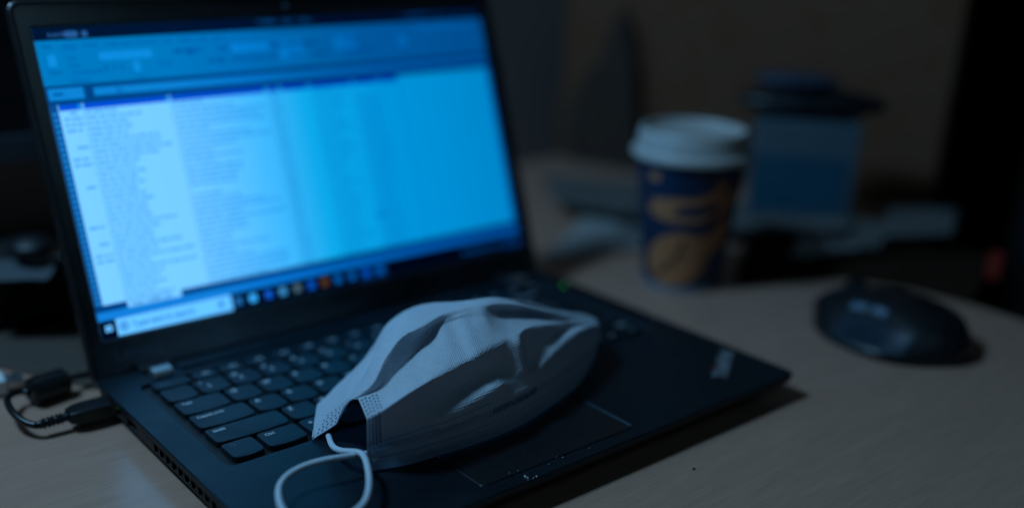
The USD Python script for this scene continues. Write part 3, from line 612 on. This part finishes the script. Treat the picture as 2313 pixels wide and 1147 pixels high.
# ---------------------------------------------------------------- mouse
MC = np.array([.464, -.208, 0])
mo = thing('computer_mouse', MC, 'black computer mouse with two shiny thumb buttons, on the desk right of the laptop', 'computer mouse')
def mouse_pt(s, a):
    """s 0 (front) .. 1 (back), a: angle round the cross-section 0 (left) .. pi (right)."""
    yl = .060 - .116 * s
    w = .0405 * (1 - abs(2 * s - 1.06) ** 3.2 * .93); w = max(w, .0005)
    h = .012 + .017 * math.sin(math.pi * min(1, max(0, (s * .66 + .11)))) ** 1.4; h *= (1 - max(0, s - .82) ** 2 * 15) * (1 - max(0, .10 - s) * 5); h = max(h, .006)
    cx, sz = math.cos(a), math.sin(a)
    x_ = -w * math.copysign(abs(cx) ** .75, cx) * (1 - .10 * sz); z_ = .0012 + h * sz ** .72
    x_ += .004 * sz * math.sin(math.pi * s)
    if cx > 0: x_ += .010 * math.exp(-((s - .5) / .22) ** 2) * math.exp(-((z_ - .020) / .010) ** 2) - .006 * math.exp(-((s - .6) / .25) ** 2) * math.exp(-((z_ - .004) / .006) ** 2)
    return MC + np.array([x_, yl, z_])
def mpatch(s0, s1, a0, a1, off, ns=10, na=14):
    g = np.array([[mouse_pt(s, a) for a in np.linspace(a0, a1, na)] for s in np.linspace(s0, s1, ns)])
    n = np.cross(np.gradient(g, axis=0), np.gradient(g, axis=1)); n /= np.linalg.norm(n, axis=2, keepdims=True) + 1e-12
    c = MC + np.array([0, 0, .01]); n *= np.sign(((g - c) * n).sum(2, keepdims=True))
    up, dn = g + n * off, g - n * .0012; i = np.arange(ns * na).reshape(ns, na)
    f = np.concatenate([np.stack([i[:-1, :-1], i[1:, :-1], i[1:, 1:]], -1).reshape(-1, 3), np.stack([i[:-1, :-1], i[1:, 1:], i[:-1, 1:]], -1).reshape(-1, 3)])
    e = np.concatenate([i[0, :], i[1:, -1], i[-1, -2::-1], i[-2:0:-1, 0]]); q = ns * na
    sd = [(e[k], e[(k + 1) % len(e)], e[(k + 1) % len(e)] + q) for k in range(len(e))] + [(e[k], e[(k + 1) % len(e)] + q, e[k] + q) for k in range(len(e))]
    m = trimesh.Trimesh(np.vstack([up.reshape(-1, 3), dn.reshape(-1, 3)]), np.vstack([f, f[:, ::-1] + q, sd]), process=False); m.fix_normals(); return m
rings = []
for s in np.r_[0, .015, .04, np.linspace(.08, .92, 26), .96, .985, 1]:
    top = [mouse_pt(s, a) for a in np.linspace(0, math.pi, 40)]
    top = np.array(top); b0 = top[0].copy(); b1 = top[-1].copy(); b0[2] = b1[2] = .0006
    rings.append(np.vstack([top, b1 * .97 + b0 * .03, b0 * .97 + b1 * .03]))
body = loft(rings); body.fix_normals()
obj('shell', body, M_mouse, mo, smooth=50)
obj('click_button', mpatch(.03, .46, 1.05, 1.66, .0007), M_mouse, mo, smooth=40); obj('click_button', mpatch(.03, .46, 1.78, 2.45, .0007), M_mouse, mo, smooth=40)
wp = (mouse_pt(.20, 1.72) + mouse_pt(.24, 1.72)) / 2
wh = trimesh.creation.cylinder(.0095, .007, sections=28); wh.apply_transform(trimesh.transformations.rotation_matrix(math.pi / 2, (0, 1, 0))); wh.apply_translation(wp - np.array([0, 0, .004]))
obj('scroll_wheel', wh, M_mouse, mo, smooth=40)
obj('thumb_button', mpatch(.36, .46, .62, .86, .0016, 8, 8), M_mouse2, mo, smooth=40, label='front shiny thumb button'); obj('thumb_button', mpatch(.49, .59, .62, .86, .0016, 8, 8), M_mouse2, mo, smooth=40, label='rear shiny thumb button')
obj('thumb_rest', mpatch(.36, .80, .10, .50, .0009, 14, 10), M_thumb, mo, smooth=50)

# ---------------------------------------------------------------- things behind, out of focus
def flat(px, z0, z1, jit=0.):
    p = Polygon([onz(a, b, z1)[:2] + np.array([rng.uniform(-jit, jit), rng.uniform(-jit, jit)]) for a, b in px])
    m = trimesh.creation.extrude_polygon(p, z1 - z0, engine='earcut'); m.apply_translation((0, 0, z0)); return m
SK = ((1262, 448), (1500, 492), (1760, 530), (1990, 552), (2030, 506), (1700, 462), (1450, 415), (1235, 398))
st = thing('paper_stack', np.r_[onz(1650, 490, .018)[:2], 0], 'flat grey stack of papers along the wall behind the coffee cup', 'papers')
for k in range(5): obj('sheaf', flat(SK, .0002 + k * .0036, .0002 + k * .0036 + .0033, .005), M_paper2, st, smooth=False)
def sheet(pts, z0, amp, seed, n=24):
    a, b, c, d = [onz(x_, y_, z0) for x_, y_ in pts]; g = np.zeros((n, n, 3))
    for i in range(n):
        for j in range(n):
            u_, v_ = i / (n - 1), j / (n - 1); g[i, j] = (a * (1 - u_) + b * u_) * (1 - v_) + (d * (1 - u_) + c * u_) * v_
    g[..., 2] = z0 + amp * meshkit.fbm(g * 30 + seed, 3, seed)
    i = np.arange(n * n).reshape(n, n)
    f = np.concatenate([np.stack([i[:-1, :-1], i[1:, :-1], i[1:, 1:]], -1).reshape(-1, 3), np.stack([i[:-1, :-1], i[1:, 1:], i[:-1, 1:]], -1).reshape(-1, 3)])
    m = trimesh.Trimesh(g.reshape(-1, 3), f, process=False)
    if m.face_normals[:, 2].mean() < 0: m.invert()
    lo = m.copy(); lo.vertices[:, 2] -= .0004; lo.invert(); return cat_([m, lo])
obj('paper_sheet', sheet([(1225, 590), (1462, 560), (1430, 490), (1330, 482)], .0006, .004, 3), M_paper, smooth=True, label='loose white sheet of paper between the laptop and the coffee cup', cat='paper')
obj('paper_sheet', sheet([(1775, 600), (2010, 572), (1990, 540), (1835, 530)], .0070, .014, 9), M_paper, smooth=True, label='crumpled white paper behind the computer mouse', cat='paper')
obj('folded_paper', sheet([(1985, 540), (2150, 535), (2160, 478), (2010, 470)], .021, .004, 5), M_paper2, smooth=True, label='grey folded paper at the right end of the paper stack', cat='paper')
nbp = [onz(a, b)[:2] for a, b in ((1660, 648), (1900, 630), (2060, 655), (2200, 690), (2230, 590), (1690, 545))]
nb = trimesh.creation.extrude_polygon(Polygon(nbp).buffer(-.006).buffer(.006), .0062, engine='earcut'); nb.apply_translation((0, 0, .0002))
sheet_off = .0066
obj('dark_shade_slab', nb, plastic('shade_slab_brown', (.026, .013, .007), .95, spec=.1), smooth=False, label='added dark brown slab standing in for shade on the desk behind the mouse', cat='shade_slab')  # added slab; its dark colour stands in for shade on the desk
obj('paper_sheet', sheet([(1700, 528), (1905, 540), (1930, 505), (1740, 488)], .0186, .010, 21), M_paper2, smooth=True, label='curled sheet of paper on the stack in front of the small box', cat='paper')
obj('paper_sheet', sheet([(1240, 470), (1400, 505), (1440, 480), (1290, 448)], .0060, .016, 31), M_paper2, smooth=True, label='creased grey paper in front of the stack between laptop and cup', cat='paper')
bx0 = onz(1690, 480, .0195); bx1 = onz(1918, 496, .0195)
bd = bx1 - bx0; bw = math.hypot(bd[0], bd[1]); ba = math.atan2(bd[1], bd[0]); BZ = .0184; BH = .084
box = thing('small_box', (bx0[0], bx0[1], BZ), 'small white box with a blue front panel standing on the grey papers', 'box')
B3, B0 = rotz(ba), np.array([bx0[0], bx0[1], BZ])
obj('box_body', place(rrbox(0, 0, 0, bw, .05, BH, .002, .0008), B3, B0), M_boxwhite, box, smooth=25)
fp = rrbox(.0, -.0008, .004, bw - .007, .002, .054, .0004, .0003); obj('blue_panel', place(fp, B3, B0), M_boxblue, box, smooth=False)
cs = thing('glasses_case', (bx0[0], bx0[1], BZ + BH), 'black rounded case lying on top of the small white box', 'case')
def pill(l, w, h, n=24):
    return loft([np.c_[l * (t - .5) * np.ones(n), w / 2 * math.sin(math.pi * min(max(t, .02), .98)) ** .35 * np.cos(np.linspace(0, 2 * np.pi, n, endpoint=False)), h / 2 + h / 2 * math.sin(math.pi * min(max(t, .02), .98)) ** .4 * np.sin(np.linspace(0, 2 * np.pi, n, endpoint=False))] for t in np.linspace(0, 1, 24)])
obj('case_shell', place(pill(.125, .050, .026), rotz(ba), B0 + B3 @ np.array([bw * .52, .026, BH + .0002])), M_case2, cs, smooth=50)
obj('case_lid', place(pill(.072, .044, .014), rotz(ba), B0 + B3 @ np.array([bw * .34, .024, BH + .0245])), plastic('case_sheen_blue', (.03, .045, .075), .55), cs, smooth=50)  # bluish highlight on the case top put into this colour
# right: black office chair back beyond the desk edge, with a red tag
ch = thing('office_chair', (.90, -.32, -.74), 'black high-backed office chair beyond the right edge of the desk', 'chair')
def cushion(w, h, d, n=20):
    r = rr(-w / 2, 0, w / 2, h, .08, 6); return loft([np.c_[r * [.92, .96] + [0, h * .02], np.full(len(r), -d / 2)][:, [0, 2, 1]], np.c_[r, np.full(len(r), -d / 2 + .02)][:, [0, 2, 1]], np.c_[r, np.full(len(r), d / 2 - .02)][:, [0, 2, 1]], np.c_[r * [.92, .96] + [0, h * .02], np.full(len(r), d / 2)][:, [0, 2, 1]]])
ca = math.radians(62)
cbm = cushion(.50, .80, .09); cbm.fix_normals(); obj('backrest', place(cbm, rotz(ca), (.86, -.30, -.22)), M_black, ch, smooth=40)
cs2 = rrbox(-.24, -.24, 0, .24, .24, .09, .06, .02); obj('seat', place(cs2, rotz(ca), (1.10, -.43, -.30)), M_black, ch, smooth=40)
obj('post', trimesh.creation.cylinder(.03, .40, sections=20, transform=trimesh.transformations.translation_matrix((1.10, -.43, -.52))), M_mon, ch)
for k in range(5):
    a = k * 2 * math.pi / 5; obj('foot', tube([(1.10, -.43, -.68), (1.10 + .28 * math.cos(a), -.43 + .28 * math.sin(a), -.715)], [.025, .018], 10, 1), M_mon, ch)
rp = onz(2246, 600, .03); d = ray(2246, 600); rp = CAM + d * .80
tg = thing('red_tag', rp, 'small red tag hanging on the black chair at the right edge', 'tag')
obj('tag_plate', place(rrbox(-.0055, -.0008, -.011, .0055, .0008, .011, .0008, .0003), rotz(math.atan2(rp[1] - CAM[1], rp[0] - CAM[0]) - math.pi / 2), rp), plastic('tag_red', (.24, .012, .004), .6), tg, smooth=False)
# left: monitor, black box and a pale cloth behind the laptop
mon = thing('monitor', (-.10, .30, 0), 'black monitor standing behind the laptop at the left', 'monitor')
mb = ony(0, 372, .27); mt = mb[2]
obj('screen_panel', rrbox(-.52, .272, mt, .095, .292, mt + .36, .004, .001), M_mon, mon)
obj('lower_bezel', rrbox(-.519, .2665, mt + .001, .094, .2735, mt + .020, .002, .0008), plastic('monitor_bezel', (.035, .045, .06), .4), mon)
obj('stand_post', rrbox(-.24, .2925, .012, -.17, .308, mt + .15, .004, .001), M_mon, mon); obj('stand_base', rrbox(-.34, .255, .0005, -.07, .325, .012, .02, .003), M_mon, mon)
q0 = onz(70, 742); dk = thing('dock', (q0[0] - .06, q0[1] + .03, 0), 'black docking box on the desk behind the laptop at the left', 'dock')
obj('dock_body', rrbox(q0[0] - .16, q0[1], .0006, q0[0] + .035, q0[1] + .09, .036, .004, .002), M_black, dk)
obj('dock_foot', rrbox(q0[0] - .155, q0[1] + .004, .0002, q0[0] + .03, q0[1] + .086, .0010, .004, .0002), M_dark, dk)
pc = [onz(x_, y_, .040) for x_, y_ in ((-60, 655), (112, 650), (128, 612), (-40, 600))]
obj('cleaning_cloth', sheet([(-60, 658), (105, 655), (128, 606), (-40, 598)], .037, .012, 11), plastic('cloth_grey', (.08, .09, .10), .9, .5, 800), smooth=True, label='grey cloth lying on the black docking box', cat='cloth')
hp = onz(98, 592, .046)
obj('black_puck', place(lathe([(.001, 0), (.013, .001), (.015, .004), (.0145, .008), (.010, .012), (.003, .013)], 0, 0, 32), np.eye(3), (hp[0], hp[1] + .02, .0455)), M_mon, smooth=40, label='rounded black puck lying on the grey cloth', cat='puck')
mp_ = [onz(a, b)[:2] for a, b in ((-150, 800), (60, 846), (150, 866), (235, 884), (330, 780), (240, 725), (-150, 725))]
mt_ = trimesh.creation.extrude_polygon(Polygon(mp_).buffer(-.006).buffer(.006), .0012, engine='earcut'); mt_.apply_translation((0, 0, .0002))
obj('desk_shade_sheet', mt_, plastic('shade_sheet_dark', (.075, .052, .038), .8, .5, 900), smooth=False, label='dark sheet added in place of shade on the desk behind the black cable', cat='mat')  # thin dark sheet added to paint the shaded desk behind the cable
# a dark garment on a hook on the side wall, next to the corner
pf = [onwall(a, b, .02) for a, b in ((1285, 452), (1285, 300), (1300, 215), (1340, 150), (1362, 145), (1375, 80), (1398, 40), (1418, 60), (1432, 140), (1436, 300), (1440, 462))]
cp0 = Polygon(pf).buffer(.008).buffer(-.008)
co = trimesh.creation.extrude_polygon(cp0, .018, engine='earcut'); v = np.array(co.vertices)
co = trimesh.Trimesh(np.c_[(WA + WN * .004)[None] + v[:, :1] * WD + v[:, 2:] * WN, v[:, 1]], co.faces, process=False); co.fix_normals()
hk = onwall(1400, 45, .02); hb = WA + WD * hk[0]
ct = thing('coat', (hb[0], hb[1], hk[1] - .3), 'dark garment hanging on the brown wall between the laptop and the coffee cup', 'coat')
obj('coat_cloth', co, M_coat, ct, smooth=30)
obj('hook', tube([np.r_[hb + WN * .016, hk[1] - .004], np.r_[hb + WN * .016, hk[1] + .006], np.r_[hb, hk[1] + .008]], .002, 8, 4), M_mon, ct)
